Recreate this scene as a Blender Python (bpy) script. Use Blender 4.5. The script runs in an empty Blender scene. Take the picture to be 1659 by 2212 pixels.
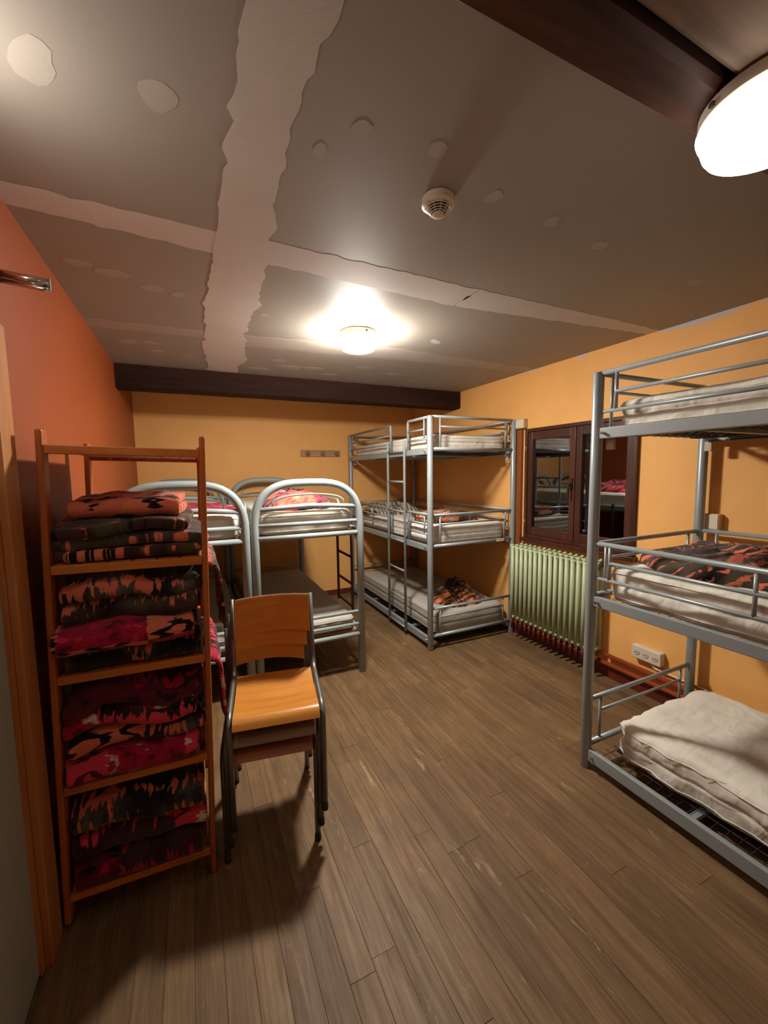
import bpy, bmesh, math, random
from mathutils import Vector, Matrix, noise
random.seed(7)
S = bpy.context.scene
C = S.collection
PI = math.pi
R_ = math.radians

# ------------------------------------------------------------------ camera
F_PX, YAW, PITCH, ROLL, CAM_H = 891.3, R_(24.98), R_(5.48), R_(-0.77), 1.64
fw = Vector((math.sin(YAW)*math.cos(PITCH), math.cos(YAW)*math.cos(PITCH), -math.sin(PITCH)))
rt0 = Vector((math.cos(YAW), -math.sin(YAW), 0)); up0 = rt0.cross(fw)
rt = math.cos(ROLL)*rt0 + math.sin(ROLL)*up0
up = -math.sin(ROLL)*rt0 + math.cos(ROLL)*up0
cd = bpy.data.cameras.new('camera'); cam = bpy.data.objects.new('camera', cd); C.objects.link(cam)
cd.sensor_fit = 'VERTICAL'; cd.sensor_height = 36.0; cd.lens = F_PX/2212*36.0; cd.clip_start = 0.02
cam.matrix_world = Matrix(((rt.x, up.x, -fw.x, 0), (rt.y, up.y, -fw.y, 0), (rt.z, up.z, -fw.z, CAM_H), (0, 0, 0, 1)))
S.camera = cam
# ------------------------------------------------------------------ world, exposure
w = bpy.data.worlds.new('world'); S.world = w; w.use_nodes = True
w.node_tree.nodes['Background'].inputs[0].default_value = (0.02, 0.025, 0.04, 1)
w.node_tree.nodes['Background'].inputs[1].default_value = 0.05
vs = S.view_settings; vs.view_transform = 'Standard'; vs.look = 'None'; vs.gamma = 1; vs.use_curve_mapping = False
vs.exposure = 1.75
LAMP_FAR, LAMP_NEAR, LAMP_DOOR = 145.0, 4.6, 5.0          # radiance of the three ceiling lamp lenses
LAMP_COL = (1.0, 0.95, 0.86)

# room: x right along the far wall, y depth, z up
XL, XR, YF, YB, ZC = -0.525, 2.93, -1.15, 5.25, 2.57

# ------------------------------------------------------------------ materials
def srgb(r, g, b):
    f = lambda c: (c/255/12.92) if c/255 <= 0.04045 else ((c/255+0.055)/1.055)**2.4
    return (f(r), f(g), f(b), 1)
class NT:
    def __init__(s, name):
        s.m = bpy.data.materials.new(name); s.m.use_nodes = True; s.t = s.m.node_tree
        s.b = s.t.nodes['Principled BSDF']
    def n(s, typ, **k):
        nd = s.t.nodes.new(typ)
        for a, v in k.items(): setattr(nd, a, v)
        return nd
    def l(s, a, b): s.t.links.new(a, b)
    def math(s, op, a, b=0.0):
        nd = s.n('ShaderNodeMath', operation=op)
        for i, v in enumerate((a, b)):
            if hasattr(v, 'is_linked'): s.l(v, nd.inputs[i])
            else: nd.inputs[i].default_value = v
        return nd.outputs[0]
    def mix(s, f, a, b, blend='MIX'):
        nd = s.n('ShaderNodeMix', data_type='RGBA', blend_type=blend)
        for i, v in ((0, f), (6, a), (7, b)):
            if hasattr(v, 'is_linked'): s.l(v, nd.inputs[i])
            else: nd.inputs[i].default_value = v
        return nd.outputs[2]
    def ramp(s, f, stops, interp='LINEAR'):
        nd = s.n('ShaderNodeValToRGB'); cr = nd.color_ramp; cr.interpolation = interp
        while len(cr.elements) > 1: cr.elements.remove(cr.elements[-1])
        cr.elements[0].position = stops[0][0]; cr.elements[0].color = stops[0][1]
        for p, c in stops[1:]:
            e = cr.elements.new(p); e.color = c
        s.l(f, nd.inputs[0]); return nd.outputs[0]
    def coords(s, kind='Object', scale=(1, 1, 1), rot=(0, 0, 0)):
        tc = s.n('ShaderNodeTexCoord'); mp = s.n('ShaderNodeMapping')
        mp.inputs['Scale'].default_value = scale; mp.inputs['Rotation'].default_value = rot
        s.l(tc.outputs[kind], mp.inputs[0]); return mp.outputs[0]
    def noise(s, vec, scale, detail=3, rough=0.5, dist=0.0):
        nd = s.n('ShaderNodeTexNoise'); s.l(vec, nd.inputs['Vector'])
        nd.inputs['Scale'].default_value = scale; nd.inputs['Detail'].default_value = detail
        nd.inputs['Roughness'].default_value = rough; nd.inputs['Distortion'].default_value = dist
        return nd.outputs[0]
    def bump(s, h, strength=0.2, dist=0.01):
        nd = s.n('ShaderNodeBump'); nd.inputs['Strength'].default_value = strength; nd.inputs['Distance'].default_value = dist
        s.l(h, nd.inputs['Height']); s.l(nd.outputs[0], s.b.inputs['Normal'])
    def set(s, **k):
        for a, v in k.items():
            i = s.b.inputs[a.replace('_', ' ')]
            if hasattr(v, 'is_linked'): s.l(v, i)
            else: i.default_value = v
        return s.m
def mul(c, k): return (c[0]*k, c[1]*k, c[2]*k, 1)

def mottled(name, col, var=0.12, scale=3.0, rough=0.8, bump=0.1, bscale=60, spec=0.3, metallic=0.0):
    t = NT(name); v = t.coords()
    n1 = t.noise(v, scale, 4, 0.6)
    c = t.ramp(n1, [(0.25, mul(col, 1-var)), (0.75, mul(col, 1+var))])
    t.set(Base_Color=c, Roughness=rough, Metallic=metallic); t.b.inputs['Specular IOR Level'].default_value = spec
    if bump: t.bump(t.noise(v, bscale, 3, 0.6), bump, 0.004)
    return t.m
M = {}
M['wall'] = mottled('orange_wall_paint', srgb(238, 178, 104), 0.07, 2.2, 0.6, 0.25, 90, 0.35)
M['wall_left'] = mottled('shaded_orange_wall_paint', srgb(150, 72, 32), 0.08, 2.0, 0.5, 0.25, 90, 0.4)  # same orange paint, with the left wall's shade put into its colour
M['ceiling'] = mottled('grey_plasterboard', srgb(156, 148, 138), 0.05, 1.4, 0.6, 0.05, 140, 0.3)
M['plaster'] = mottled('joint_plaster', srgb(200, 192, 184), 0.04, 4.0, 0.7, 0.12, 70, 0.3)
M['plaster_thin'] = mottled('thin_joint_plaster', srgb(172, 163, 152), 0.05, 5.0, 0.7, 0.12, 70, 0.3)
M['steel'] = mottled('silver_painted_tube', srgb(150, 158, 160), 0.06, 6, 0.36, 0, 1, 0.6, 0.2)
M['steel_dark'] = mottled('dark_steel_wire', srgb(70, 70, 74), 0.1, 8, 0.5, 0, 1, 0.5, 0.6)
M['arch'] = mottled('grey_green_powder_coat', srgb(152, 162, 162), 0.05, 6, 0.45, 0.02, 200, 0.4, 0.0)
M['arch_dark'] = mottled('dark_brown_ladder_paint', srgb(74, 52, 54), 0.1, 6, 0.4, 0, 1, 0.5, 0.2)
M['chair_tube'] = mottled('worn_grey_chair_tube', srgb(112, 112, 108), 0.2, 14, 0.35, 0.05, 90, 0.6, 0.55)
M['rubber'] = mottled('dark_rubber', srgb(40, 36, 34), 0.1, 20, 0.7, 0)
M['chrome'] = mottled('chrome', srgb(205, 205, 205), 0.05, 5, 0.18, 0, 1, 0.6, 1.0)
M['white_plastic'] = mottled('ivory_plastic', srgb(214, 204, 184), 0.04, 5, 0.4, 0, 1, 0.5)
M['hole'] = mottled('dark_hole', srgb(46, 36, 28), 0.05, 5, 0.7, 0)
M['radiator'] = mottled('sage_green_radiator_paint', srgb(182, 192, 152), 0.07, 8, 0.4, 0.08, 50, 0.45)
M['pipe_red'] = mottled('red_brown_pipe_paint', srgb(150, 62, 34), 0.15, 7, 0.35, 0.05, 60, 0.5)
M['pipe_dark'] = mottled('dark_red_base_paint', srgb(96, 34, 22), 0.2, 7, 0.45, 0.05, 60, 0.45)
M['box_beige'] = mottled('beige_box', srgb(206, 178, 140), 0.05, 7, 0.6, 0)
M['door'] = mottled('grey_door_paint', srgb(160, 166, 158), 0.06, 3, 0.55, 0.05, 60, 0.35)
M['lamp_base'] = mottled('aged_white_lamp_base', srgb(190, 178, 160), 0.05, 9, 0.5, 0)
M['mesh_black'] = mottled('black_webbing', srgb(26, 24, 24), 0.1, 9, 0.7, 0)
M['night'] = mottled('night_dark_shutter', srgb(40, 36, 34), 0.2, 6, 0.8, 0)

def wood(name, dark, light, axis='y', rough=0.5, scale=9.0, spec=0.4, coat=0.0, bump=0.08, knots=0.0):
    t = NT(name)
    sc = {'x': (0.08, 1, 1), 'y': (1, 0.08, 1), 'z': (1, 1, 0.08)}[axis]
    v = t.coords('Object', sc)
    info = t.n('ShaderNodeObjectInfo')
    add = t.n('ShaderNodeVectorMath', operation='ADD'); t.l(v, add.inputs[0])
    sc2 = t.n('ShaderNodeVectorMath', operation='SCALE'); sc2.inputs['Scale'].default_value = 17.0
    cmb = t.n('ShaderNodeCombineXYZ')
    for i in range(3): t.l(info.outputs['Random'], cmb.inputs[i])
    t.l(cmb.outputs[0], sc2.inputs[0]); t.l(sc2.outputs[0], add.inputs[1])
    g = t.noise(add.outputs[0], scale, 5, 0.65, 0.6)
    g2 = t.noise(add.outputs[0], scale*7, 3, 0.6)
    f = t.math('ADD', t.math('MULTIPLY', g, 0.7), t.math('MULTIPLY', g2, 0.3))
    c = t.ramp(f, [(0.32, dark), (0.68, light)])
    t.set(Base_Color=c, Roughness=rough); t.b.inputs['Specular IOR Level'].default_value = spec
    t.b.inputs['Coat Weight'].default_value = coat; t.b.inputs['Coat Roughness'].default_value = 0.25
    if bump: t.bump(g2, bump, 0.003)
    return t.m
M['shelf_wood'] = wood('varnished_shelf_pine', srgb(160, 82, 32), srgb(220, 134, 60), 'x', 0.45, 8, 0.4, 0.1)
M['shelf_wood_y'] = wood('varnished_shelf_pine_long', srgb(140, 70, 27), srgb(206, 122, 54), 'y', 0.45, 8, 0.4, 0.1)
M['shelf_wood_z'] = wood('varnished_shelf_pine_upright', srgb(140, 68, 28), srgb(198, 108, 48), 'z', 0.45, 8, 0.4, 0.1)
M['ply'] = wood('varnished_plywood', srgb(176, 104, 36), srgb(214, 146, 60), 'x', 0.28, 6, 0.5, 0.5, 0.02)
M['ply_worn'] = wood('worn_plywood', srgb(120, 92, 70), srgb(160, 126, 96), 'x', 0.5, 14, 0.4, 0.1, 0.05)
M['ply_pink'] = wood('faded_plywood', srgb(150, 92, 66), srgb(186, 124, 90), 'x', 0.45, 8, 0.4, 0.2, 0.03)
M['ply_edge'] = wood('worn_plywood_edge', srgb(110, 78, 60), srgb(160, 118, 84), 'x', 0.6, 20, 0.3, 0, 0.05)
M['beam'] = wood('dark_stained_beam', srgb(30, 17, 13), srgb(62, 37, 29), 'x', 0.75, 5, 0.12, 0.0, 0.2)
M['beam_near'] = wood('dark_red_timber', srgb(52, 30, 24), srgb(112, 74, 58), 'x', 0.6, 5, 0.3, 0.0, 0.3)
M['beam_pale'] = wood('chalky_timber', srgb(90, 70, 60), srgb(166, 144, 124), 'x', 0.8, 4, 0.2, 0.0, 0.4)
M['window_wood'] = wood('mahogany_window_frame', srgb(44, 22, 15), srgb(88, 46, 30), 'z', 0.35, 7, 0.5, 0.25, 0.05)
M['casing'] = wood('light_door_casing', srgb(160, 96, 50), srgb(206, 142, 86), 'z', 0.5, 6, 0.4, 0.1, 0.04)
M['peg_wood'] = wood('pale_peg_board', srgb(150, 114, 76), srgb(186, 148, 104), 'x', 0.5, 8, 0.4, 0.1, 0.03)
M['trim_wood'] = wood('brown_strip', srgb(110, 60, 26), srgb(150, 88, 44), 'z', 0.5, 8, 0.4, 0.0, 0.03)

def floor_mat():
    t = NT('worn_oak_plank')
    info = t.n('ShaderNodeObjectInfo'); rnd = info.outputs['Random']; geo = t.n('ShaderNodeNewGeometry')
    def wp(sc, off):
        cb = t.n('ShaderNodeCombineXYZ'); t.l(t.math('MULTIPLY', rnd, off), cb.inputs[0]); t.l(t.math('MULTIPLY', rnd, off*3.3), cb.inputs[1])
        ad = t.n('ShaderNodeVectorMath', operation='ADD'); t.l(geo.outputs['Position'], ad.inputs[0]); t.l(cb.outputs[0], ad.inputs[1])
        ml = t.n('ShaderNodeVectorMath', operation='MULTIPLY'); t.l(ad.outputs[0], ml.inputs[0]); ml.inputs[1].default_value = sc
        return ml.outputs[0]
    v = wp((1, 0.06, 1), 23.0); v2 = wp((1, 0.22, 1), 0.0); v3 = wp((1, 1, 1), 0.0)
    g = t.noise(v, 26, 5, 0.65, 0.8); fine = t.noise(v, 120, 3, 0.6)
    f = t.math('ADD', t.math('MULTIPLY', g, 0.65), t.math('MULTIPLY', fine, 0.35))
    c = t.ramp(f, [(0.3, srgb(88, 65, 43)), (0.55, srgb(126, 99, 69)), (0.75, srgb(152, 124, 90))])
    tint = t.ramp(rnd, [(0.0, (0.86, 0.82, 0.78, 1)), (0.5, (1.0, 0.98, 0.94, 1)), (1.0, (1.12, 1.07, 1.0, 1))])
    c = t.mix(1.0, c, tint, 'MULTIPLY')
    wear = t.ramp(t.noise(v2, 15.0, 6, 0.74, 0.5), [(0.605, (0, 0, 0, 1)), (0.69, (1, 1, 1, 1))])
    c = t.mix(t.math('MULTIPLY', wear, 0.6), c, srgb(190, 162, 124))
    dirt = t.ramp(t.noise(v3, 2.2, 5, 0.6), [(0.42, (1, 1, 1, 1)), (0.62, (0, 0, 0, 1))])
    c = t.mix(t.math('MULTIPLY', dirt, 0.28), c, srgb(70, 52, 38))
    r = t.ramp(g, [(0.3, (0.62, 0.62, 0.62, 1)), (0.7, (0.46, 0.46, 0.46, 1))])
    t.set(Base_Color=c, Roughness=r); t.b.inputs['Specular IOR Level'].default_value = 0.28
    t.bump(t.math('ADD', fine, t.math('MULTIPLY', wear, -0.5)), 0.18, 0.002)
    return t.m
M['floor'] = floor_mat()
M['subfloor'] = mottled('joint_dust', srgb(120, 98, 72), 0.3, 12, 0.9, 0)

def sheet_mat(name, col, wr=0.5, quilt=0.0, stain=0.0):
    t = NT(name); v = t.coords('Object'); vs_ = t.coords('Object', (1, 0.5, 1), (0, 0, 0.5))
    n = t.noise(v, 1.6, 4, 0.6)
    c = t.ramp(n, [(0.3, mul(col, 0.9)), (0.7, mul(col, 1.04))])
    t.set(Base_Color=c, Roughness=0.85); t.b.inputs['Specular IOR Level'].default_value = 0.2
    h = t.math('ADD', t.noise(vs_, 5, 2, 0.45, 1.2), t.math('MULTIPLY', t.noise(t.coords('Object', (0.7, 1.6, 0.8), (0.3, 0.2, -0.7)), 9, 2, 0.45, 0.8), 0.5))
    if quilt:
        wv = t.n('ShaderNodeTexWave', wave_type='BANDS', bands_direction='DIAGONAL'); t.l(v, wv.inputs[0]); wv.inputs['Scale'].default_value = 14
        h = t.math('ADD', h, t.math('MULTIPLY', wv.outputs[0], quilt))
    t.bump(h, wr, 0.03)
    return t.m
M['sheet'] = sheet_mat('creased_ivory_mattress_cover', srgb(228, 222, 208), 0.6)
M['sheet_grey'] = sheet_mat('grey_mattress_cover', srgb(180, 174, 164), 0.25)
M['quilt'] = sheet_mat('quilted_white_ticking', srgb(228, 222, 214), 0.3, 0.3)

def striped_mat():
    t = NT('striped_linen'); v = t.coords('UV')
    wv = t.n('ShaderNodeTexWave', wave_type='BANDS', bands_direction='X'); t.l(v, wv.inputs[0]); wv.inputs['Scale'].default_value = 7; wv.inputs['Distortion'].default_value = 0.6
    c = t.ramp(wv.outputs[0], [(0.2, srgb(88, 82, 66)), (0.6, srgb(168, 160, 138))])
    t.set(Base_Color=c, Roughness=0.9); t.bump(t.noise(v, 30, 3), 0.4, 0.01)
    return t.m
M['striped'] = striped_mat()

K = srgb(26, 20, 20); BR = srgb(70, 46, 38); OL = srgb(78, 72, 56); SA = srgb(226, 120, 92); OR = srgb(228, 132, 84)
CR = srgb(176, 22, 62); RD = srgb(222, 62, 84); WH = srgb(216, 206, 192); GY = srgb(96, 90, 88); MA = srgb(96, 24, 34)
def blanket_mat(name, base, mot, k1, k2, seed=0.0, th=(0.45, 0.75), cell=(0.26, 0.15)):
    """woven blanket: blocks of a dark ground with rows of upright strokes, a salmon ground with jagged black diamonds, and a mottled block"""
    t = NT(name); tc = t.n('ShaderNodeTexCoord'); sp = t.n('ShaderNodeSeparateXYZ'); t.l(tc.outputs['UV'], sp.inputs[0])
    u = t.math('ADD', sp.outputs[0], seed); v = t.math('ADD', sp.outputs[1], seed*0.37)
    def nn(su, sv, detail=2, rough=0.5):
        c = t.n('ShaderNodeCombineXYZ'); t.l(t.math('MULTIPLY', u, su), c.inputs[0]); t.l(t.math('MULTIPLY', v, sv), c.inputs[1]); c.inputs[2].default_value = seed*3.1
        return t.noise(c.outputs[0], 1.0, detail, rough)
    # dark ground with upright strokes in rows
    g = t.ramp(nn(7, 9, 3), [(0.36, base[0]), (0.46, base[1]), (0.58, base[2])])
    rows = t.math('DIVIDE', t.math('PINGPONG', v, 0.045), 0.045)
    sm = t.math('ADD', t.math('MULTIPLY', nn(64, 22, 2), 0.75), t.math('MULTIPLY', rows, 0.22))
    sm = t.math('ADD', sm, t.math('MULTIPLY', nn(6, 3, 1), 0.35))
    dark = t.mix(t.ramp(sm, [(0.72, (0, 0, 0, 1)), (0.76, (1, 1, 1, 1))]), g, mot)
    # jagged diamonds
    du = t.math('DIVIDE', t.math('PINGPONG', u, 0.10), 0.10); dv = t.math('DIVIDE', t.math('PINGPONG', v, 0.055), 0.055)
    d = t.math('ADD', t.math('ADD', du, dv), t.math('MULTIPLY', t.math('SUBTRACT', nn(9, 75, 1), 0.5), 1.7))
    d = t.math('MULTIPLY', d, 0.5)
    jag = t.ramp(d, [(0.20, k1[1]), (0.22, k1[0]), (0.42, k1[0]), (0.45, k1[1]), (0.78, k1[1]), (0.81, k1[2])])
    mottle = t.ramp(nn(16, 34, 3), [(0.36, k2[0]), (0.46, k2[1]), (0.60, k2[1]), (0.68, k2[2])])
    wn = t.n('ShaderNodeTexWhiteNoise', noise_dimensions='2D'); c2 = t.n('ShaderNodeCombineXYZ')
    t.l(t.math('FLOOR', t.math('DIVIDE', t.math('ADD', u, t.math('MULTIPLY', nn(4, 90, 1), 0.03)), cell[0])), c2.inputs[0]); t.l(t.math('FLOOR', t.math('DIVIDE', v, cell[1])), c2.inputs[1])
    t.l(c2.outputs[0], wn.inputs[0]); k = wn.outputs[0]
    col = t.mix(t.math('GREATER_THAN', k, th[0]), dark, jag)
    col = t.mix(t.math('GREATER_THAN', k, th[1]), col, mottle)
    fz = t.noise(tc.outputs['UV'], 220, 2, 0.6)
    col = t.mix(0.4, col, t.ramp(fz, [(0.3, (0.35, 0.35, 0.35, 1)), (0.7, (1.15, 1.15, 1.15, 1))]), 'MULTIPLY')
    t.set(Base_Color=col, Roughness=0.95); t.b.inputs['Specular IOR Level'].default_value = 0.1
    t.b.inputs['Sheen Weight'].default_value = 0.2
    t.bump(t.math('ADD', fz, t.math('MULTIPLY', nn(20, 20, 2), 1.5)), 0.5, 0.008)
    return t.m
G1 = (K, BR, OL); G2 = (K, srgb(44, 38, 40), GY); G3 = (K, srgb(58, 26, 30), BR)
M['bl_dark'] = blanket_mat('brown_patterned_blanket', G1, SA, (K, OR, WH), (K, BR, SA), 0.3, (0.72, 0.88))
M['bl_dark2'] = blanket_mat('charcoal_patterned_blanket', G2, SA, (K, SA, OR), (K, BR, GY), 1.7, (0.82, 0.9))
M['bl_salmon'] = blanket_mat('salmon_patterned_blanket', G1, SA, (K, SA, OR), (MA, CR, RD), 2.1, (0.22, 0.66))
M['bl_crimson'] = blanket_mat('crimson_patterned_blanket', G3, RD, (MA, RD, WH), (MA, CR, WH), 0.9, (0.4, 0.62))
M['bl_maroon'] = blanket_mat('maroon_black_blanket', G3, CR, (K, MA, CR), (K, MA, CR), 3.3, (0.6, 0.72))
M['bl_mixed'] = blanket_mat('brown_and_salmon_blanket', G1, SA, (K, SA, srgb(150, 130, 118)), (K, BR, GY), 4.1, (0.66, 0.82), (0.24, 0.2))
M['bl_top'] = blanket_mat('salmon_black_blanket', G1, SA, (K, SA, OR), (K, BR, SA), 2.9, (0.2, 0.85))
M['bl_red'] = blanket_mat('bright_red_blanket', (K, GY, K), RD, (K, RD, SA), (RD, SA, WH), 0.55, (0.36, 0.68), (0.16, 0.14))
M['bl_orange'] = blanket_mat('orange_patterned_blanket', G1, OR, (K, OR, WH), (K, BR, OR), 1.25, (0.45, 0.78), (0.2, 0.16))

def emis(name, strength, ring=False):
    t = NT(name)
    t.set(Base_Color=(0.8, 0.8, 0.78, 1), Roughness=0.2)
    t.b.inputs['Emission Color'].default_value = LAMP_COL + (1,)
    t.b.inputs['Emission Strength'].default_value = strength
    return t.m
def glass_mat():
    t = NT('window_glass')
    out = t.t.nodes['Material Output']
    tr = t.n('ShaderNodeBsdfTransparent'); tr.inputs[0].default_value = (0.75, 0.76, 0.78, 1)
    gl = t.n('ShaderNodeBsdfGlossy'); gl.inputs['Roughness'].default_value = 0.015; gl.inputs[0].default_value = (0.9, 0.9, 0.92, 1)
    fr = t.n('ShaderNodeFresnel'); fr.inputs[0].default_value = 2.0
    mx = t.n('ShaderNodeMixShader'); t.l(t.math('MINIMUM', t.math('MULTIPLY', fr.outputs[0], 2.2), 1.0), mx.inputs[0]); t.l(tr.outputs[0], mx.inputs[1]); t.l(gl.outputs[0], mx.inputs[2])
    t.l(mx.outputs[0], out.inputs[0]); t.t.nodes.remove(t.b)
    return t.m
M['glass'] = glass_mat()

# ------------------------------------------------------------------ mesh helpers
def link(name, me, parent=None, loc=None):
    o = bpy.data.objects.new(name, me); C.objects.link(o)
    if parent is not None: o.parent = parent
    if loc is not None: o.location = loc
    return o
def obj(name, bm, mat, parent=None, smooth=False, loc=None, bevel=0.0, keep=False):
    bmesh.ops.recalc_face_normals(bm, faces=bm.faces[:])
    me = bpy.data.meshes.new(name); bm.to_mesh(me); bm.free()
    me.materials.append(M[mat] if isinstance(mat, str) else mat)
    if smooth:
        for p in me.polygons: p.use_smooth = True
        if smooth == 'auto': me.set_sharp_from_angle(angle=R_(38))
    o = link(name, me, parent, loc)
    if bevel:
        b = o.modifiers.new('bevel', 'BEVEL'); b.width = bevel; b.segments = 2; b.limit_method = 'ANGLE'
    return o
def thing(name, label, cat, loc=(0, 0, 0), rotz=0, group=None):
    o = link(name, None, None, loc); o.rotation_euler = (0, 0, rotz); o.empty_display_size = 0.1
    return tag(o, label, cat, group)
def tag(o, label, cat, group=None):
    o['label'] = label; o['category'] = cat
    if group: o['group'] = group
    return o
def struct(o): o['kind'] = 'structure'; return o
def box(bm, x0, x1, y0, y1, z0, z1):
    v = [bm.verts.new(p) for p in ((x0, y0, z0), (x1, y0, z0), (x1, y1, z0), (x0, y1, z0), (x0, y0, z1), (x1, y0, z1), (x1, y1, z1), (x0, y1, z1))]
    for f in ((0, 3, 2, 1), (4, 5, 6, 7), (0, 1, 5, 4), (1, 2, 6, 5), (2, 3, 7, 6), (3, 0, 4, 7)): bm.faces.new([v[i] for i in f])
    return v
def B(*a):
    bm = bmesh.new(); box(bm, *a); return bm
def fillet(pts, rad, seg=6):
    pts = [Vector(p) for p in pts]; out = [pts[0]]
    for i in range(1, len(pts)-1):
        a, b, c = pts[i-1], pts[i], pts[i+1]
        d1 = (a-b); d2 = (c-b); r = min(rad, d1.length*0.49, d2.length*0.49)
        p1 = b+d1.normalized()*r; p2 = b+d2.normalized()*r
        for k in range(seg+1):
            t = k/seg; out.append((1-t)**2*p1+2*t*(1-t)*b+t*t*p2)
    out.append(pts[-1]); return out
def tube(bm, pts, r, n=10, cap=True, flat=1.0):
    pts = [Vector(p) for p in pts]; rings = []
    t0 = (pts[1]-pts[0]).normalized()
    u = t0.orthogonal().normalized()
    if abs(t0.z) < 0.9: u = Vector((0, 0, 1)).cross(t0).normalized()
    for i, p in enumerate(pts):
        if i == 0: t = t0
        elif i == len(pts)-1: t = (pts[i]-pts[i-1]).normalized()
        else: t = ((pts[i+1]-p).normalized()+(p-pts[i-1]).normalized()).normalized()
        u = (u-t*u.dot(t)).normalized(); v = t.cross(u)
        rings.append([bm.verts.new(p+r*math.cos(2*PI*k/n)*u+flat*r*math.sin(2*PI*k/n)*v) for k in range(n)])
    for a, b in zip(rings, rings[1:]):
        for k in range(n): bm.faces.new((a[k], a[(k+1) % n], b[(k+1) % n], b[k]))
    if cap: bm.faces.new(rings[0][::-1]); bm.faces.new(rings[-1])
def T(pts, r, n=10, **k):
    bm = bmesh.new(); tube(bm, pts, r, n, **k); return bm
def lathe(bm, prof, n=32, c=(0, 0, 0), cap0=True, cap1=True):
    rings = [[bm.verts.new((c[0]+r*math.cos(2*PI*k/n), c[1]+r*math.sin(2*PI*k/n), c[2]+z)) for k in range(n)] for r, z in prof]
    for a, b in zip(rings, rings[1:]):
        for k in range(n): bm.faces.new((a[k], a[(k+1) % n], b[(k+1) % n], b[k]))
    if cap0: bm.faces.new(rings[0][::-1])
    if cap1: bm.faces.new(rings[-1])
def L(prof, n=32, c=(0, 0, 0), **k):
    bm = bmesh.new(); lathe(bm, prof, n, c, **k); return bm
def nz(x, y, z=0.0): return noise.noise(Vector((x, y, z)))

# ------------------------------------------------------------------ setting: floor of planks
fl = struct(obj('floor', B(XL-.1, XR+.1, YF-.1, YB+.1, -.12, -.008), 'subfloor'))
PW = 0.0905; x = XL; row = 0
while x < XR-0.005:
    x1 = min(x+PW, XR); y = YF-random.uniform(0, 1.2)
    while y < YB:
        ln = random.uniform(1.1, 2.2); y0 = max(y, YF); y1 = min(y+ln, YB); y += ln
        if YB-y1 < 0.25: y1 = YB; y = YB+1
        if y1-y0 < 0.05: continue
        g = 0.0003; ch = 0.0009; dz = random.uniform(-.0012, 0.0)
        a = (x+g, x1-g, y0+g, y1-g); cx_, cy_ = (x+x1)/2, (y0+y1)/2
        bm = bmesh.new()
        lo = [bm.verts.new((px-cx_, py-cy_, -.012)) for px, py in ((a[0], a[2]), (a[1], a[2]), (a[1], a[3]), (a[0], a[3]))]
        md = [bm.verts.new((px-cx_, py-cy_, dz-ch)) for px, py in ((a[0], a[2]), (a[1], a[2]), (a[1], a[3]), (a[0], a[3]))]
        hi = [bm.verts.new((px-cx_, py-cy_, dz)) for px, py in ((a[0]+ch, a[2]+ch), (a[1]-ch, a[2]+ch), (a[1]-ch, a[3]-ch), (a[0]+ch, a[3]-ch))]
        bm.faces.new(hi)
        for k in range(4):
            bm.faces.new((lo[k], lo[(k+1) % 4], md[(k+1) % 4], md[k])); bm.faces.new((md[k], md[(k+1) % 4], hi[(k+1) % 4], hi[k]))
        obj('plank', bm, 'floor', fl, loc=(cx_, cy_, 0))
    x = x1; row += 1

# ceiling with jointing bands and filler patches
ce = struct(obj('ceiling', B(XL-.1, XR+.1, YF-.1, YB+.1, ZC, ZC+.1), 'ceiling'))
def skim(poly, mat, name, jit=0.012, step=0.03, seed=0.0, th=0.0007, zc=ZC):
    """thin skim of plaster on the ceiling with an uneven edge"""
    pts = []
    for i in range(len(poly)):
        a = Vector(poly[i]); b = Vector(poly[(i+1) % len(poly)]); n = max(1, int((b-a).length/step))
        for k in range(n):
            p = a.lerp(b, k/n)
            pts.append((p.x+jit*(nz(p.x*14, p.y*14, seed)+.5*nz(p.x*45, p.y*45, seed)), p.y+jit*(nz(p.x*14, p.y*14, seed+9)+.5*nz(p.x*45, p.y*45, seed+5))))
    cx_ = sum(p[0] for p in pts)/len(pts); cy_ = sum(p[1] for p in pts)/len(pts)
    bm = bmesh.new()
    f = bm.faces.new([bm.verts.new((p[0]-cx_, p[1]-cy_, 0)) for p in pts])
    e = bmesh.ops.extrude_face_region(bm, geom=[f])
    for v in e['geom']:
        if isinstance(v, bmesh.types.BMVert): v.co.z -= th
    bmesh.ops.triangulate(bm, faces=[q for q in bm.faces if len(q.verts) > 4])
    return obj(name, bm, mat, ce, loc=(cx_, cy_, zc))
skim([(.146, -1.1), (.146, .93), (.145, 1.09), (.141, 1.31), (.139, 1.70), (.132, 2.2), (.12, 2.6), (.135, 3.0), (.128, 3.4), (.176, 3.77), (.18, 4.1),
      (.44, 4.1), (.424, 3.83), (.47, 3.6), (.40, 3.3), (.385, 3.0), (.37, 2.6), (.395, 2.45), (.363, 2.3), (.37, 2.1), (.33, 1.82), (.345, 1.68), (.308, 1.54), (.304, 1.2), (.306, 1.02), (.326, .85), (.33, -1.1)],
     'plaster', 'joint_band', 0.020, 0.03, 1.0, 0.0012)
for lo_, hi_, x0_, x1_, sd in (((1.765, 1.79), (1.90, 1.96), XL, .14, 2.0), ((1.775, 1.80), (1.96, 2.03), .32, 1.4, 3.0), ((1.80, 1.82), (2.03, 1.91), 1.4, XR, 4.0),
                               ((3.03, 3.01), (3.18, 3.15), XL, .13, 5.0), ((3.0, 2.87), (3.24, 3.15), .37, 1.5, 6.0), ((2.87, 2.94), (3.15, 3.08), 1.5, XR, 7.0)):
    skim([(x0_, lo_[0]), (x1_, lo_[1]), (x1_, hi_[1]), (x0_, hi_[0])], 'plaster' if sd < 5 else 'plaster_thin', 'joint_band', 0.014, 0.03, sd)
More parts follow.
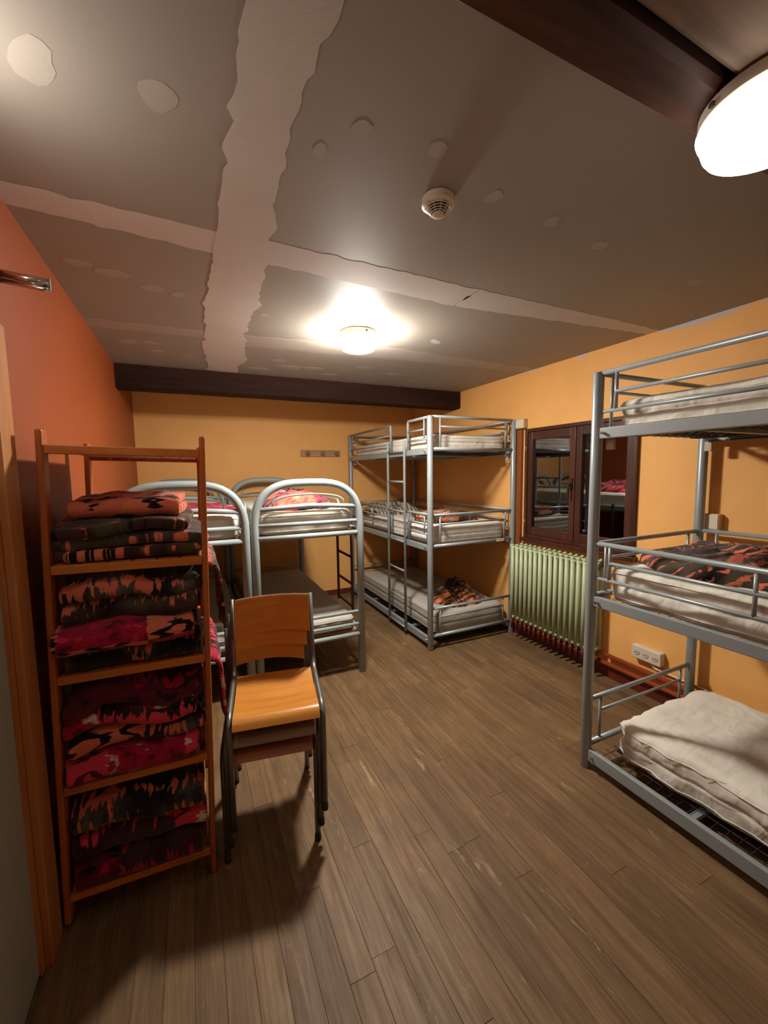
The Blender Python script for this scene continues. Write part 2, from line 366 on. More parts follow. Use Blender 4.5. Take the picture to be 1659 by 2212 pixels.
def patch(cx_, cy_, rx, ry, a=0.0, mat='plaster_thin', seed=0.0):
    pts = []
    for k in range(14):
        t = 2*PI*k/14; r = 1+.35*nz(math.cos(t)*1.3+seed, math.sin(t)*1.3, seed*2.1)
        px, py = rx*r*math.cos(t), ry*r*math.sin(t)
        pts.append((cx_+px*math.cos(a)-py*math.sin(a), cy_+px*math.sin(a)+py*math.cos(a)))
    skim(pts, mat, 'filler_patch', 0.004, 0.03, seed)
PATCHES = [(-.02, 1.235, .045, .045, .5), (-.27, 1.25, .045, .07, .3), (.47, 1.12, .025, .035, .4), (.39, 1.24, .02, .03, 0), (.70, 1.10, .03, .03, .6), (.985, 1.20, .03, .035, .2),
           (1.28, 1.22, .028, .032, .1), (1.60, 1.26, .035, .03, 0), (2.35, 1.30, .04, .03, 0), (-.40, 2.28, .05, .035, 0), (-.28, 2.33, .07, .04, .1), (-.12, 2.44, .05, .045, 0), (-.01, 2.47, .035, .035, 0),
           (.44, 2.58, .03, .02, 0), (1.09, 2.43, .05, .03, .2), (1.33, 2.55, .05, .035, .3), (1.65, 2.62, .055, .03, .5), (1.90, 2.72, .025, .02, 0),
           (-.35, 3.45, .05, .05, 0), (-.2, 3.42, .05, .03, 0), (-.18, 3.62, .04, .03, 0), (.03, 3.66, .04, .03, 0), (.72, 3.55, .06, .04, 0), (.85, 3.72, .12, .06, .1), (1.05, 3.7, .1, .05, 0), (1.45, 3.5, .07, .05, 0), (1.8, 3.62, .08, .04, 0), (1.25, 3.86, .08, .04, 0), (2.1, 3.8, .06, .03, 0), (.6, 3.88, .09, .04, 0)]
for i, (a, b, c, d, e) in enumerate(PATCHES): patch(a, b, c, d, e, 'plaster' if i in (15, 16) else 'plaster_thin', i*1.7)

# walls (with the openings of the window and the door)
WY0, WY1, WZ0, WZ1 = 1.93, 3.03, 1.0, 2.03
DY0, DY1, DZ1 = 0.78, 1.605, 2.02
struct(obj('wall_back', B(XL-.1, XR+.1, YB, YB+.1, 0, ZC), 'wall'))
struct(obj('wall_front', B(XL-.1, XR+.1, YF-.1, YF, 0, ZC), 'wall'))
def wall_with_hole(name, x0, x1, y0, y1, z0, z1, mat):
    bm = bmesh.new()
    for a in ((x0, x1, YF, y0, 0, ZC), (x0, x1, y1, YB, 0, ZC), (x0, x1, y0, y1, z1, ZC)): box(bm, *a)
    if z0 > 0: box(bm, x0, x1, y0, y1, 0, z0)
    return struct(obj(name, bm, mat))
wr = wall_with_hole('wall_right', XR, XR+.14, WY0, WY1, WZ0, WZ1, 'wall')
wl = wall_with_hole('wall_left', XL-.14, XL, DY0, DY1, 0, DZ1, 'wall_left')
def wall_skim(y0, y1, zb, zt, seed):
    bm = bmesh.new(); n = 18; a = []; b = []
    for k in range(n+1):
        y = y0+(y1-y0)*k/n; e = min(1, 3*min(k, n-k)/n+.15)
        a.append(bm.verts.new((XR-.0015, y, zt))); b.append(bm.verts.new((XR-.0015, y, zt-(zt-zb)*e*(.7+.5*nz(y*9, seed)))))
    for k in range(n): bm.faces.new((a[k], a[k+1], b[k+1], b[k]))
    r = bmesh.ops.extrude_face_region(bm, geom=bm.faces[:])
    for v in r['geom']:
        if isinstance(v, bmesh.types.BMVert): v.co.x += .0025
    obj('filler_patch', bm, 'plaster', wr)
wall_skim(1.32, 1.86, ZC-.045, ZC-.001, 1); wall_skim(2.38, 2.52, ZC-.03, ZC-.001, 4); wall_skim(2.85, 3.2, ZC-.018, ZC-.001, 6); wall_skim(.9, 1.3, ZC-.02, ZC-.001, 8)
for nm, a in (('baseboard_back', (XL, XR, YB-.015, YB, 0, .07)), ('baseboard_left', (XL, XL+.015, DY1+.12, YB-.016, 0, .07)), ('baseboard_right', (XR-.018, XR, YF, YB-.016, 0, .09))):
    struct(obj(nm, B(*a), 'pipe_dark', bevel=.003))
struct(obj('trim_1', B(XR-.03, XR, 3.075, 3.135, 0.10, 2.03), 'trim_wood', bevel=.003))

# ------------------------------------------------------------------ window
wn = struct(link('window_1', None, None, (XR, 0, 0)))
def wpart(name, a, mat, bev=.004, parent=None): return obj(name, B(*a), mat, parent or wn, bevel=bev)
e = .030
for a in ((-.03, .05, WY0, WY0+e, WZ0, WZ1), (-.03, .05, WY1-e, WY1, WZ0, WZ1), (-.03, .05, WY0+e, WY1-e, WZ1-e, WZ1), (-.03, .05, WY0+e, WY1-e, WZ0, WZ0+e)): wpart('window_frame', a, 'window_wood')
wpart('window_sill', (-.06, .05, WY0-.02, WY1+.02, WZ0-.035, WZ0), 'window_wood')
ym = 2.462; st = .055
for y0, y1 in ((WY0+e, ym-.003), (ym+.003, WY1-e)):
    cs = wpart('casement', (-.018, .03, y0, y0+st, WZ0+e, WZ1-e), 'window_wood')
    for a in ((-.018, .03, y1-st, y1, WZ0+e, WZ1-e), (-.0175, .0295, y0+st, y1-st, WZ0+e, WZ0+e+.075), (-.0175, .0295, y0+st, y1-st, WZ1-e-.075, WZ1-e)): wpart('casement_bar', a, 'window_wood', .005, cs)
    wpart('pane', (.005, .009, y0+st-.005, y1-st+.005, WZ0+e+.07, WZ1-e-.07), 'glass', 0, cs)
bm = T(fillet([(-.020, ym+.03, 1.52), (-.058, ym+.03, 1.52), (-.058, ym+.035, 1.40)], .02), .009); box(bm, -.026, -.016, ym+.018, ym+.042, 1.47, 1.57)
obj('window_handle', bm, 'hole', wn, 'auto')
for z in (1.15, 1.85):
    obj('hinge', T([(-.034, WY1-.02, z-.03), (-.034, WY1-.02, z+.03)], .007), 'chrome', wn, True)
for k in range(6):
    obj('shutter_board', B(.085, .105, WY0+.002+k*.1827, WY0+.178+k*.1827, WZ0+.002, WZ1-.002), 'night', wn, bevel=.004)

# ------------------------------------------------------------------ door
dr = struct(link('door_1', None, None, (XL, 0, 0)))
obj('door_leaf', B(-.05, -.012, DY0+.005, DY1-.005, .006, DZ1-.005), 'door', dr, bevel=.003)
for a in ((-.01, .022, DY1, DY1+.11, 0, DZ1+.09), (-.01, .022, DY0-.11, DY0, 0, DZ1+.09), (-.01, .022, DY0, DY1, DZ1, DZ1+.09)): obj('door_casing', B(*a), 'casing', dr, bevel=.004)
obj('door_stop', B(-.012, -.001, DY1-.02, DY1, 0, DZ1), 'casing', dr)
bm = T(fillet([(-.012, .85, 1.02), (.04, .85, 1.02), (.04, .97, 1.02)], .02), .009); lathe(bm, [(.022, 0), (.022, .006)], 16, (0, 0, 0)) if False else None
obj('door_handle', bm, 'chrome', dr, True)

# ------------------------------------------------------------------ beams
def timber(name, x0, x1, y0, y1, z0, z1, mat, seed, amp=.004, parent=None):
    bm = bmesh.new(); nx = 40; rings = []
    for k in range(nx+1):
        x = x0+(x1-x0)*k/nx
        q = [(y0, z1), (y0, z0+.012), (y0+.012, z0), (y1-.012, z0), (y1, z0+.012), (y1, z1)]
        rings.append([bm.verts.new((x, y+amp*nz(x*3, i*3.1, seed), min(z1, z+(amp*nz(x*2.4, i*5.3, seed+7) if z < z1 else 0)))) for i, (y, z) in enumerate(q)])
    for a, b in zip(rings, rings[1:]):
        for i in range(6): bm.faces.new((a[i], a[(i+1) % 6], b[(i+1) % 6], b[i]))
    bm.faces.new(rings[0]); bm.faces.new(rings[-1][::-1])
    return obj(name, bm, mat, parent)
tag(timber('ceiling_beam', XL+.002, XR-.002, 4.11, 4.30, 2.378, ZC-.002, 'beam', 1.0), 'long dark stained ceiling beam crossing the room before the far wall', 'beam')
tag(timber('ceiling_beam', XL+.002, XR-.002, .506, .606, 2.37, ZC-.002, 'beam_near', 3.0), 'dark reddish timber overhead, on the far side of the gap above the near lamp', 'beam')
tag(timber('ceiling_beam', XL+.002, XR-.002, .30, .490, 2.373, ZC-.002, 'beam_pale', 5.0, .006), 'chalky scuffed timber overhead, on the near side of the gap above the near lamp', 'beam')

# ------------------------------------------------------------------ lamps
def ceiling_lamp(loc, label, strength, side, cat='lamp', scale=1.0, depth=(.045, .075)):
    t = thing('ceiling_lamp', label, cat, loc); t.scale = (scale, scale, scale)
    hb, hl = depth
    obj('lamp_base', L([(.113, 0), (.122, -.004), (.122, -hb+.006), (.117, -hb)], 48), 'lamp_base', t, 'auto')
    z0 = -hb+.002
    obj('lens_rim', L([(.117, z0), (.1235, z0-.002), (.125, z0-.006), (.1235, z0-.011), (.118, z0-.013)], 48), emis('lens_rim_glow', side), t, True)
    z1 = z0-.012
    obj('lens_side', L([(.118, z1), (.1175, z1-hl*.3), (.114, z1-hl*.55), (.107, z1-hl*.75)], 48, cap0=False, cap1=False), emis('lens_side_glow', side), t, True)
    prof = []
    for k in range(25):
        r = .107*(1-k/24)+.001; prof.append((r, z1-hl*.75-hl*.25*(1-(r/.107)**2)-(.001 if k % 2 else 0)))
    obj('lens', L(prof, 48, cap0=False), emis('lens_glow', strength), t, True)
    for a in (.6, 2.7, 4.8): obj('screw', T([(.120*math.cos(a), .120*math.sin(a), -hb*.5), (.126*math.cos(a), .126*math.sin(a), -hb*.5)], .006, 8), 'hole', t)
    return t
ceiling_lamp((1.06, 2.645, ZC), 'lit round ceiling lamp in the middle of the far ceiling', LAMP_FAR, LAMP_FAR*.52)
ceiling_lamp((1.085, .472, 2.37), 'large lit round lamp close by, fixed under the dark timbers', LAMP_NEAR, 2.2, scale=1.02, depth=(.032, .045))
dl = ceiling_lamp((XL+.001, 1.20, 2.38), 'round wall lamp above the door, only its glow showing', LAMP_DOOR, LAMP_DOOR, depth=(.03, .05)); dl.rotation_euler = (0, R_(-90), 0)

# ------------------------------------------------------------------ smoke detector
sd = thing('smoke_detector', 'round white smoke detector on the ceiling', 'smoke detector', (.815, 1.278, ZC))
obj('mount', L([(.050, 0), (.054, -.003), (.054, -.014)], 40), 'white_plastic', sd, 'auto')
obj('housing', L([(.054, -.014), (.0555, -.018), (.0555, -.026), (.047, -.031), (.030, -.033)], 40), 'white_plastic', sd, 'auto')
obj('chamber', L([(.036, -.031), (.020, -.055)], 32), 'hole', sd, True)
for k in range(4):
    f = k/4; r = .043-.020*f; z = -.034-.0055*k
    obj('vane', L([(r-.004, z), (r, z), (r, z-.0018), (r-.004, z-.0018), (r-.004, z)], 32, cap0=False, cap1=False), 'white_plastic', sd, True)
for k in range(10):
    a = 2*PI*k/10
    obj('rib', T([(.046*math.cos(a), .046*math.sin(a), -.031), (.021*math.cos(a), .021*math.sin(a), -.056)], .0013, 6), 'white_plastic', sd)
obj('cap', L([(.021, -.053), (.021, -.058), (.014, -.061)], 32), 'white_plastic', sd, 'auto')
obj('indicator', L([(.003, -.026), (.003, -.033), (.001, -.035)], 10, (-.046, -.012, 0)), 'chrome', sd, True)

# ------------------------------------------------------------------ three-tier bunk beds
BW, BL, BH = 0.952, 2.0, 2.13           # post centre to centre across, along, height
TIERS = [(0.115, 0.05, None), (0.975, 0.92, (1.255, 1.163, 1.072)), (1.85, 1.795, (2.122, 2.021, 1.931))]
def triple_bunk(label, loc, ladder):
    t = thing('triple_bunk_bed', label, 'bunk bed', loc)
    pr = .027
    for x in (0, BW):
        for y in (0, BL):
            p = obj('post', L([(.024, 0), (pr, .004), (pr, BH-.004), (.024, BH)], 20, (x, y, 0)), 'steel', t, 'auto')
            for zt, zb, g in TIERS:
                obj('bolt', T([(x-.034 if x == 0 else x+.034, y+(.05 if y == 0 else -.05), (zt+zb)/2), (x-.010 if x == 0 else x+.010, y+(.05 if y == 0 else -.05), (zt+zb)/2)], .007, 10), 'chrome', p)
    y0, y1 = .02, BL-.02
    for i, (zt, zb, g) in enumerate(TIERS):
        for x in (0, BW):
            s = -1 if x == 0 else 1
            bm = B(x-.014, x+.014, y0, y1, zb, zt); obj('side_rail', bm, 'steel', t, bevel=.004)
            xi = x+.014 if x == 0 else x-.014
            obj('deck_ledge', B(min(xi, xi-s*.03), max(xi, xi-s*.03), y0+.02, y1-.02, zb+.004, zb+.010), 'steel_dark', t)
            if g:
                zt_, zm, zl = g; segs = [(y0, .405), (.785, y1)] if (ladder and x == 0) else [(y0, y1)]
                for a, b in segs:
                    la = a > .5; lb = b < 1.0
                    if la: pts = fillet([(x, a, zt+.002), (x, a, zt_), (x, b, zt_)], .02)
                    elif lb: pts = fillet([(x, a, zt_), (x, b, zt_), (x, b, zt+.002)], .02)
                    else: pts = [(x, a, zt_), (x, b, zt_)]
                    obj('guard_rail', T(pts, .0125, 10), 'steel', t, True)
                    i0 = a if la else a+.08; i1 = b if lb else b-.08
                    obj('guard_rail', T([(x, i0, zm), (x, i1, zm)], .009, 8), 'steel', t, True)
                    obj('guard_rail', T([(x, a, zl), (x, b, zl)], .009, 8), 'steel', t, True)
                    ys = ([] if la else [i0])+([] if lb else [i1])+([BL-.70] if i == 1 and b > 1.5 else [])
                    for yy in ys:
                        obj('guard_post', T([(x, yy, zt_-.006), (x, yy, zl)], .0085, 8), 'steel', t, True)
        for y in (0, BL):
            ze = (zt+zb)/2+(.045 if i == 0 else 0.02)
            zr = zt+.275 if i else .385
            obj('end_rail', T([(.02, y, ze), (BW-.02, y, ze)], .016, 10), 'steel', t, True)
            obj('guard_rail', T([(.02, y, zr), (BW-.02, y, zr)], .0125, 10), 'steel', t, True)
            obj('guard_rail', T([(.105, y, zr-.085), (BW-.105, y, zr-.085)], .008, 8), 'steel', t, True)
            for xx in (.105, BW-.105):
                obj('guard_post', T([(xx, y, zr-.005), (xx, y, ze)], .0085, 8), 'steel', t, True)
        if i == 2:
            for xx in (.030, BW-.052):
                for yy in (.03, BL-.07): obj('rail_clip', B(xx, xx+.022, yy, yy+.04, zb-.055, zb+.004), 'lamp_base', t, bevel=.004)
        # wire deck
        zd = zb+.022
        bm = bmesh.new()
        for k in range(13):
            xx = .06+k*(BW-.12)/12; tube(bm, [(xx, .03, zd), (xx, BL-.03, zd)], .0022, 5)
        for k in range(41):
            yy = .06+k*(BL-.12)/40; tube(bm, [(.016, yy, zd+.003), (BW-.016, yy, zd+.003)], .0018, 5)
        o = obj('wire_deck', bm, 'steel_dark', t); o['kind'] = 'stuff'
        for k in range(3):
            yy = BL*(k+1)/4; obj('cross_bar', B(.014, BW-.014, yy-.016, yy+.016, zb-.006, zb+.014), 'steel', t, bevel=.003)
        for xx in (.22, .74): obj('support_strap', B(xx-.045, xx+.045, .06, BL-.06, zb+.015, zb+.018), 'mesh_black', t)
    if ladder:
        for yy in (.42, .79):
            obj('ladder_stile', T([(-.034, yy, .045), (-.034, yy, 1.935), (-.034, yy, 1.945)], .013, 10), 'steel', t, True)
        for z in (.075, .368, .655, .95, 1.25, 1.545, 1.845):
            obj('ladder_rung', T([(-.034, .42, z), (-.034, .79, z)], .0105, 8), 'steel', t, True)
    return t
tb = triple_bunk('silver three-tier metal bunk bed with a ladder, in the far right corner', (1.925, 3.155, 0), True)
obj('sticker', B(.74, .83, -.019, -.0165, .955, .985), 'white_plastic', tb)
triple_bunk('silver three-tier metal bunk bed nearest the viewer, cut by the right edge', (1.909, 1.487-BL, 0), True)

# ------------------------------------------------------------------ mattresses
def mattress(label, loc, W, Ln, Hh, mat, rotz=0.0, wr=.006, seed=0.0, group='mattresses', seam=True, res=.045):
    t = thing('mattress', label, 'mattress', loc, rotz, group)
    bm = bmesh.new(); nx, ny = int(W/res), int(Ln/res); rad = .035
    zs = [0, .012, .03, Hh*.38, Hh*.5-.006, Hh*.5, Hh*.5+.006, Hh*.62, Hh-.03, Hh-.012, Hh]
    ring = []
    per = [(i/nx, 0) for i in range(nx)]+[(1, j/ny) for j in range(ny)]+[(1-i/nx, 1) for i in range(nx)]+[(0, 1-j/ny) for j in range(ny)]
    def rc(u, v, ins):
        x = (u-.5)*(W-2*ins); y = (v-.5)*(Ln-2*ins); r = .06
        ax, ay = W/2-ins-r, Ln/2-ins-r
        if abs(x) > ax and abs(y) > ay:
            dx, dy = abs(x)-ax, abs(y)-ay; l = math.hypot(dx, dy); m = max(dx, dy)
            if l > 1e-6: dx *= m/l; dy *= m/l
            x = math.copysign(ax+dx, x); y = math.copysign(ay+dy, y)
        return x, y
    for z in zs:
        q = min(z, Hh-z); ins = 0 if q >= .03 else .03-math.sqrt(max(0, .03**2-(.03-q)**2))
        if seam and abs(z-Hh*.5) < .001: ins = .006
        rr = []
        for u, v in per:
            x, y = rc(u, v, ins)
            s = wr*nz(x*7+seed, y*7, z*3+seed)+wr*.8*nz((x+y)*16+seed+z*30, (y-x)*4, seed)
            l = max(1e-6, math.hypot(x, y)); rr.append(bm.verts.new((x+s*(1 if abs(x) > W/2-.06 else 0)*math.copysign(1, x), y+s*(1 if abs(y) > Ln/2-.06 else 0)*math.copysign(1, y), z)))
        ring.append(rr)
    n = len(per)
    for a, b in zip(ring, ring[1:]):
        for k in range(n): bm.faces.new((a[k], a[(k+1) % n], b[(k+1) % n], b[k]))
    # top and bottom grids
    for z, rr, sg in ((0, ring[0], 0), (Hh, ring[-1], 1)):
        g = {}
        for i in range(nx+1):
            for j in range(ny+1):
                if i in (0, nx) or j in (0, ny):
                    if j == 0: k = i
                    elif i == nx: k = nx+j
                    elif j == ny: k = nx+ny+(nx-i)
                    else: k = 2*nx+ny+(ny-j)
                    g[i, j] = rr[k % n]
                else:
                    x, y = rc(i/nx, j/ny, .03)
                    s = sg*(wr*1.2*nz(x*3+seed, y*3, seed)+wr*.9*nz((x*1.2+y)*9+seed, (y-x)*2.5, seed))
                    g[i, j] = bm.verts.new((x, y, z+s))
        for i in range(nx):
            for j in range(ny): bm.faces.new((g[i, j], g[i+1, j], g[i+1, j+1], g[i, j+1]))
    loops = [[v.co.copy() for v in ring[q]] for q in (-3, 2)]
    obj('cover', bm, mat, t, True)
    for lp in loops: obj('piping', T(lp+[lp[0]], .0035, 5, cap=False), mat, t, True)
    return t
MW = .86; ML = 1.88
bx, by = 1.925+BW/2, 3.155+BL/2
mattress('white mattress on the top tier of the far corner bunk', (bx, by, 1.83), MW, ML, .15, 'sheet', seed=1)
mattress('quilted white mattress on the middle tier of the far corner bunk', (bx, by, .962), MW, ML, .175, 'quilt', seed=2)
mattress('plain mattress on the lowest tier of the far corner bunk, under a heaped blanket', (bx+.035, by, .09), MW-.06, ML, .215, 'sheet_grey', seed=3)
ax, ay = 1.909+BW/2, 1.487-BL/2
mattress('white mattress on the top tier of the bunk nearest the viewer', (ax+.01, ay-.01, 1.83), MW, ML, .155, 'sheet', seed=4, wr=.012)
mattress('creased ivory mattress on the middle tier of the bunk nearest the viewer', (ax, ay, .955), MW, ML, .185, 'sheet', seed=5, wr=.014)
mattress('creased ivory mattress shifted aside on the lowest tier of the nearest bunk', (ax+.06, ay-.03, .085), MW-.04, ML, .20, 'sheet', R_(.8), seed=6, wr=.024)

# ------------------------------------------------------------------ arched two-tier bunks
AW, AL = .815, 2.0
def arch_pts(w, z0, zs, za):
    """posts rising to shoulders and a low arch; half width w, foot z0, shoulder zs, apex za"""
    pts = [(-w, z0)]; n = 24
    for k in range(n+1):
        a = PI-PI*k/n; c, s = math.cos(a), math.sin(a)
        px = w*math.copysign(abs(c)**.62, c); pz = zs+(za-zs)*abs(s)**.85
        pts.append((px, pz))
    pts.append((w, z0)); return pts
def arch_bunk(label, loc, ladder):
    t = thing('arched_bunk_bed', label, 'bunk bed', loc)
    w = AW/2
    for y, fr in ((0, 1), (AL, 0)):
        P = [(x, y, z) for x, z in arch_pts(w, 0.0, 1.24, 1.572)]
        obj('arch_frame', T(P, .030, 14, flat=1.0), 'arch', t, True)
        obj('end_rail', T([(-w, y, 1.375), (-w*.4, y, 1.392), (0, y, 1.398), (w*.4, y, 1.392), (w, y, 1.375)], .019, 10), 'arch', t, True)
        hp = [(-w*.68, y, 1.385)]+[(-w*.68*math.cos(PI*k/14), y, 1.40+.085*math.sin(PI*k/14)**.6) for k in range(1, 14)]+[(w*.68, y, 1.385)]
        obj('end_hoop', T(hp, .007, 8), 'arch', t, True)
        obj('end_rail', T([(-w, y, 1.262), (w, y, 1.262)], .016, 10), 'arch', t, True)
        obj('end_rail', T([(-w, y, 1.166), (w, y, 1.166)], .020, 10), 'arch', t, True)
        for z, r in ((.515, .014), (.41, .014), (.325, .02)):
            obj('end_rail', T([(-w, y, z), (w, y, z)], r, 10), 'arch', t, True)
    for x in (-w, w):
        for z in (1.17, .335): obj('side_rail', B(x-.014, x+.014, .03, AL-.03, z-.03, z+.03), 'arch', t, bevel=.006)
        s = 1 if x < 0 else -1
        gp = fillet([(x, .50, 1.20), (x, .50, 1.40), (x, 1.75, 1.40), (x, 1.75, 1.20)], .08)
        obj('guard_rail', T(gp, .010, 8), 'arch', t, True)
    for z in (1.175, .34):
        for k in range(14):
            y = .10+k*(AL-.2)/13
            obj('slat', B(-w+.014, w-.014, y-.03, y+.03, z-.012, z), 'peg_wood', t)
    if ladder:
        for y in (.28, .66): obj('ladder_stile', B(w+.022, w+.040, y-.015, y+.015, .43, 1.22), 'arch_dark', t, bevel=.003)
        for z in (.46, .665, .905, 1.12): obj('ladder_rung', B(w+.024, w+.038, .28, .66, z-.011, z+.011), 'arch_dark', t, bevel=.003)
    return t
arch_bunk('grey arched metal bunk bed on the right of the pair behind the chairs', (.805, 3.07, 0), True)
arch_bunk('grey arched metal bunk bed behind the blanket shelf, by the left wall', (-.075, 3.055, 0), False)
mattress('white mattress on the upper tier of the right arched bunk', (.805, 4.07, 1.177), .74, 1.9, .175, 'sheet', seed=7, wr=.010)
mattress('grey mattress on the lower tier of the right arched bunk', (.805, 4.07, .342), .74, 1.9, .125, 'sheet_grey', seed=8)
mattress('pale mattress on the upper tier of the left arched bunk', (-.075, 4.055, 1.177), .74, 1.9, .175, 'sheet', seed=9, wr=.010)
mattress('grey mattress on the lower tier of the left arched bunk', (-.075, 4.055, .342), .74, 1.9, .125, 'sheet_grey', seed=10)

# ------------------------------------------------------------------ shelf unit with blankets
SX0, SX1, SY0, SY1 = -.500, .012, 1.715, 2.46
LEAN = R_(1.45)
su = thing('blanket_shelf', 'open orange-brown wooden shelf unit by the left wall, full of folded blankets', 'shelf unit', (0, 0, 0))
su.location = (SX1, SY0, 0); su.rotation_euler = (0, LEAN, 0)
def sl(x0, x1, y0, y1, z0, z1): return (x0-SX1, x1-SX1, y0-SY0, y1-SY0, z0, z1)
ZSH = [.115, .525, .935, 1.325, 1.735]
for xx in (SX0, SX1-.021):
    for y0, y1 in ((SY0, SY0+.062), (SY1-.062, SY1)):
        obj('upright', B(*sl(xx, xx+.021, y0, y1, .004 if xx < -.1 else .002, 1.785)), 'shelf_wood_z', su, bevel=.006)
for i, z in enumerate(ZSH):
    sh = obj('shelf', B(*sl(SX0+.021, SX1-.021, SY0+.004, SY0+.024, z-.030, z)), 'shelf_wood', su, bevel=.003)
    obj('shelf_rail', B(*sl(SX0+.021, SX1-.021, SY1-.024, SY1-.004, z-.030, z)), 'shelf_wood', sh, bevel=.003)
    n = 6; wsl = (SX1-SX0-.042)/n
    for k in range(n):
        a = SX0+.021+k*wsl
        obj('slat', B(*sl(a+.004, a+wsl-.004, SY0+.024, SY1-.024, z-.014, z)), 'shelf_wood_y', sh, bevel=.002)
for xx in (SX1-.010,):
    obj('side_brace', B(*sl(SX1-.004, SX1+.002, SY0+.062, SY1-.062, 1.70, 1.735)), 'shelf_wood_y', su)

def folded(label, loc, W, D, layers, th, mat, rotz=0.0, seed=0.0, group='folded blankets on the shelf unit', sag=.006, base=0.0, fs=0.0):
    """blanket folded in a serpentine, its folds bulging at the -y end; width along x. base/fs: height in and seed of the pile, so a pile sags together"""
    prof = []; r = th/2
    for i in range(layers):
        z = th*(i+.5); fwd = (i % 2 == 0)
        ys = [D-r-(D-2*r)*k/16 for k in range(17)]
        if not fwd: ys = ys[::-1]
        for y in ys: prof.append((y, z, i))
        if i < layers-1:
            yc = r if fwd else D-r; s = -1 if fwd else 1
            for k in range(1, 8):
                a = -PI/2+PI*k/8; prof.append((yc+s*r*1.5*math.cos(a), z+r+r*math.sin(a), i+.5))
    nx = 34; bm = bmesh.new(); uvl = bm.loops.layers.uv.new('UVMap'); rows = []; arc = [0]
    for a, b in zip(prof, prof[1:]): arc.append(arc[-1]+math.hypot(b[0]-a[0], b[1]-a[1]))
    uvs = {}; tl = layers*th
    for k in range(nx+1):
        x = W*(k/nx-.5); rr = []
        for m, (y, z, i) in enumerate(prof):
            ed = abs(x/(W/2))**4; za = z+base
            front = max(0, 1-y/.12)
            dz = za*(.16*nz(x*5+fs, y*3, fs)+.07*nz(x*12+fs, y*5, fs+3)) - za*.16*ed*(.6+.6*nz(fs, seed)) - za*.10*front
            dz += sag*nz(x*9+seed, y*6, i*.9+seed)*(z/tl)
            yy = y+(.030*nz(x*4+seed, i*1.1, seed)+.010*nz(x*13, i*2.7, seed))*(1-y/D*.6)
            xx = x*(1+.07*nz(i*1.3+seed, y*3, seed))-.010*nz(i*2.1, seed, 4)
            v = bm.verts.new((xx, yy, max(z*.35 if base == 0 else z*.35-.05, z+dz))); rr.append(v); uvs[v] = (x+.5+seed*1.71, arc[m]+seed*.93)
        rows.append(rr)
    for a, b in zip(rows, rows[1:]):
        for m in range(len(prof)-1):
            f = bm.faces.new((a[m], b[m], b[m+1], a[m+1]))
            for lp in f.loops: lp[uvl].uv = uvs[lp.vert]
    me = bpy.data.meshes.new('folded_blanket'); bmesh.ops.recalc_face_normals(bm, faces=bm.faces[:]); bm.to_mesh(me); bm.free(); me.materials.append(M[mat])
    for p in me.polygons: p.use_smooth = True
    o = link('folded_blanket', me, None, loc); o.rotation_euler = (0, 0, rotz)
    so = o.modifiers.new('solid', 'SOLIDIFY'); so.thickness = th*.84; so.offset = 0
    ss = o.modifiers.new('sub', 'SUBSURF'); ss.levels = 1; ss.render_levels = 1
    return tag(o, label, 'blanket', group)
def lean(z): return z*math.tan(LEAN)
xc = (SX0+SX1)/2
def onshelf(z, dx=0, dy=.03): return (xc+lean(z)+dx, SY0+dy, z)
# highest shelf: two
folded('brown blanket with curled folds at the bottom of the top shelf pile', (xc+lean(1.33)+.225, SY0+.33, 1.335), .60, .455, 3, .050, 'bl_dark', R_(90), 1.0, sag=.02)
folded('salmon and black blanket lying on top of the highest shelf pile', onshelf(1.480, -.02, .10), .36, .50, 2, .045, 'bl_top', R_(-3), 2.4, sag=.012, fs=3)
def pile(z0, fs, rows):
    z = 0.0
    for i, (lb, mat, lay, th, dx, dy, rz) in enumerate(rows):
        folded(lb, onshelf(z0+.004+z, dx, dy), .44, .66, lay, th, mat, R_(rz), fs+i*1.3, base=z, fs=fs); z += lay*th
pile(.935, 2.0, [('charcoal blanket at the bottom of the second shelf, right above its board', 'bl_dark2', 2, .046, .0, .02, 0),
                 ('salmon and crimson blanket in the middle of the second shelf pile', 'bl_salmon', 2, .052, -.02, .0, 2),
                 ('brown blanket second from the top of the second shelf pile', 'bl_dark', 2, .045, .0, .03, -1),
                 ('charcoal and pink blanket on top of the second shelf pile', 'bl_dark2', 2, .042, .005, .04, 0)])
pile(.525, 5.0, [('crimson, white and salmon blanket at the bottom of the third shelf', 'bl_crimson', 2, .056, -.01, .005, 0),
                 ('charcoal blanket with small motifs in the middle of the third shelf', 'bl_dark2', 2, .046, .005, .03, 0),
                 ('red and white blanket second from the top of the third shelf', 'bl_crimson', 2, .036, -.02, .01, -2),
                 ('maroon and black blanket on top of the third shelf pile', 'bl_maroon', 2, .044, .0, .03, 0)])
pile(.115, 8.0, [('crimson blanket at the bottom of the lowest shelf', 'bl_maroon', 2, .062, .0, .005, 0),
                 ('maroon blanket in the middle of the lowest shelf pile', 'bl_crimson', 2, .050, .0, .03, 1),
                 ('dark blanket on top of the lowest shelf pile', 'bl_dark2', 2, .055, .0, .03, -1)])

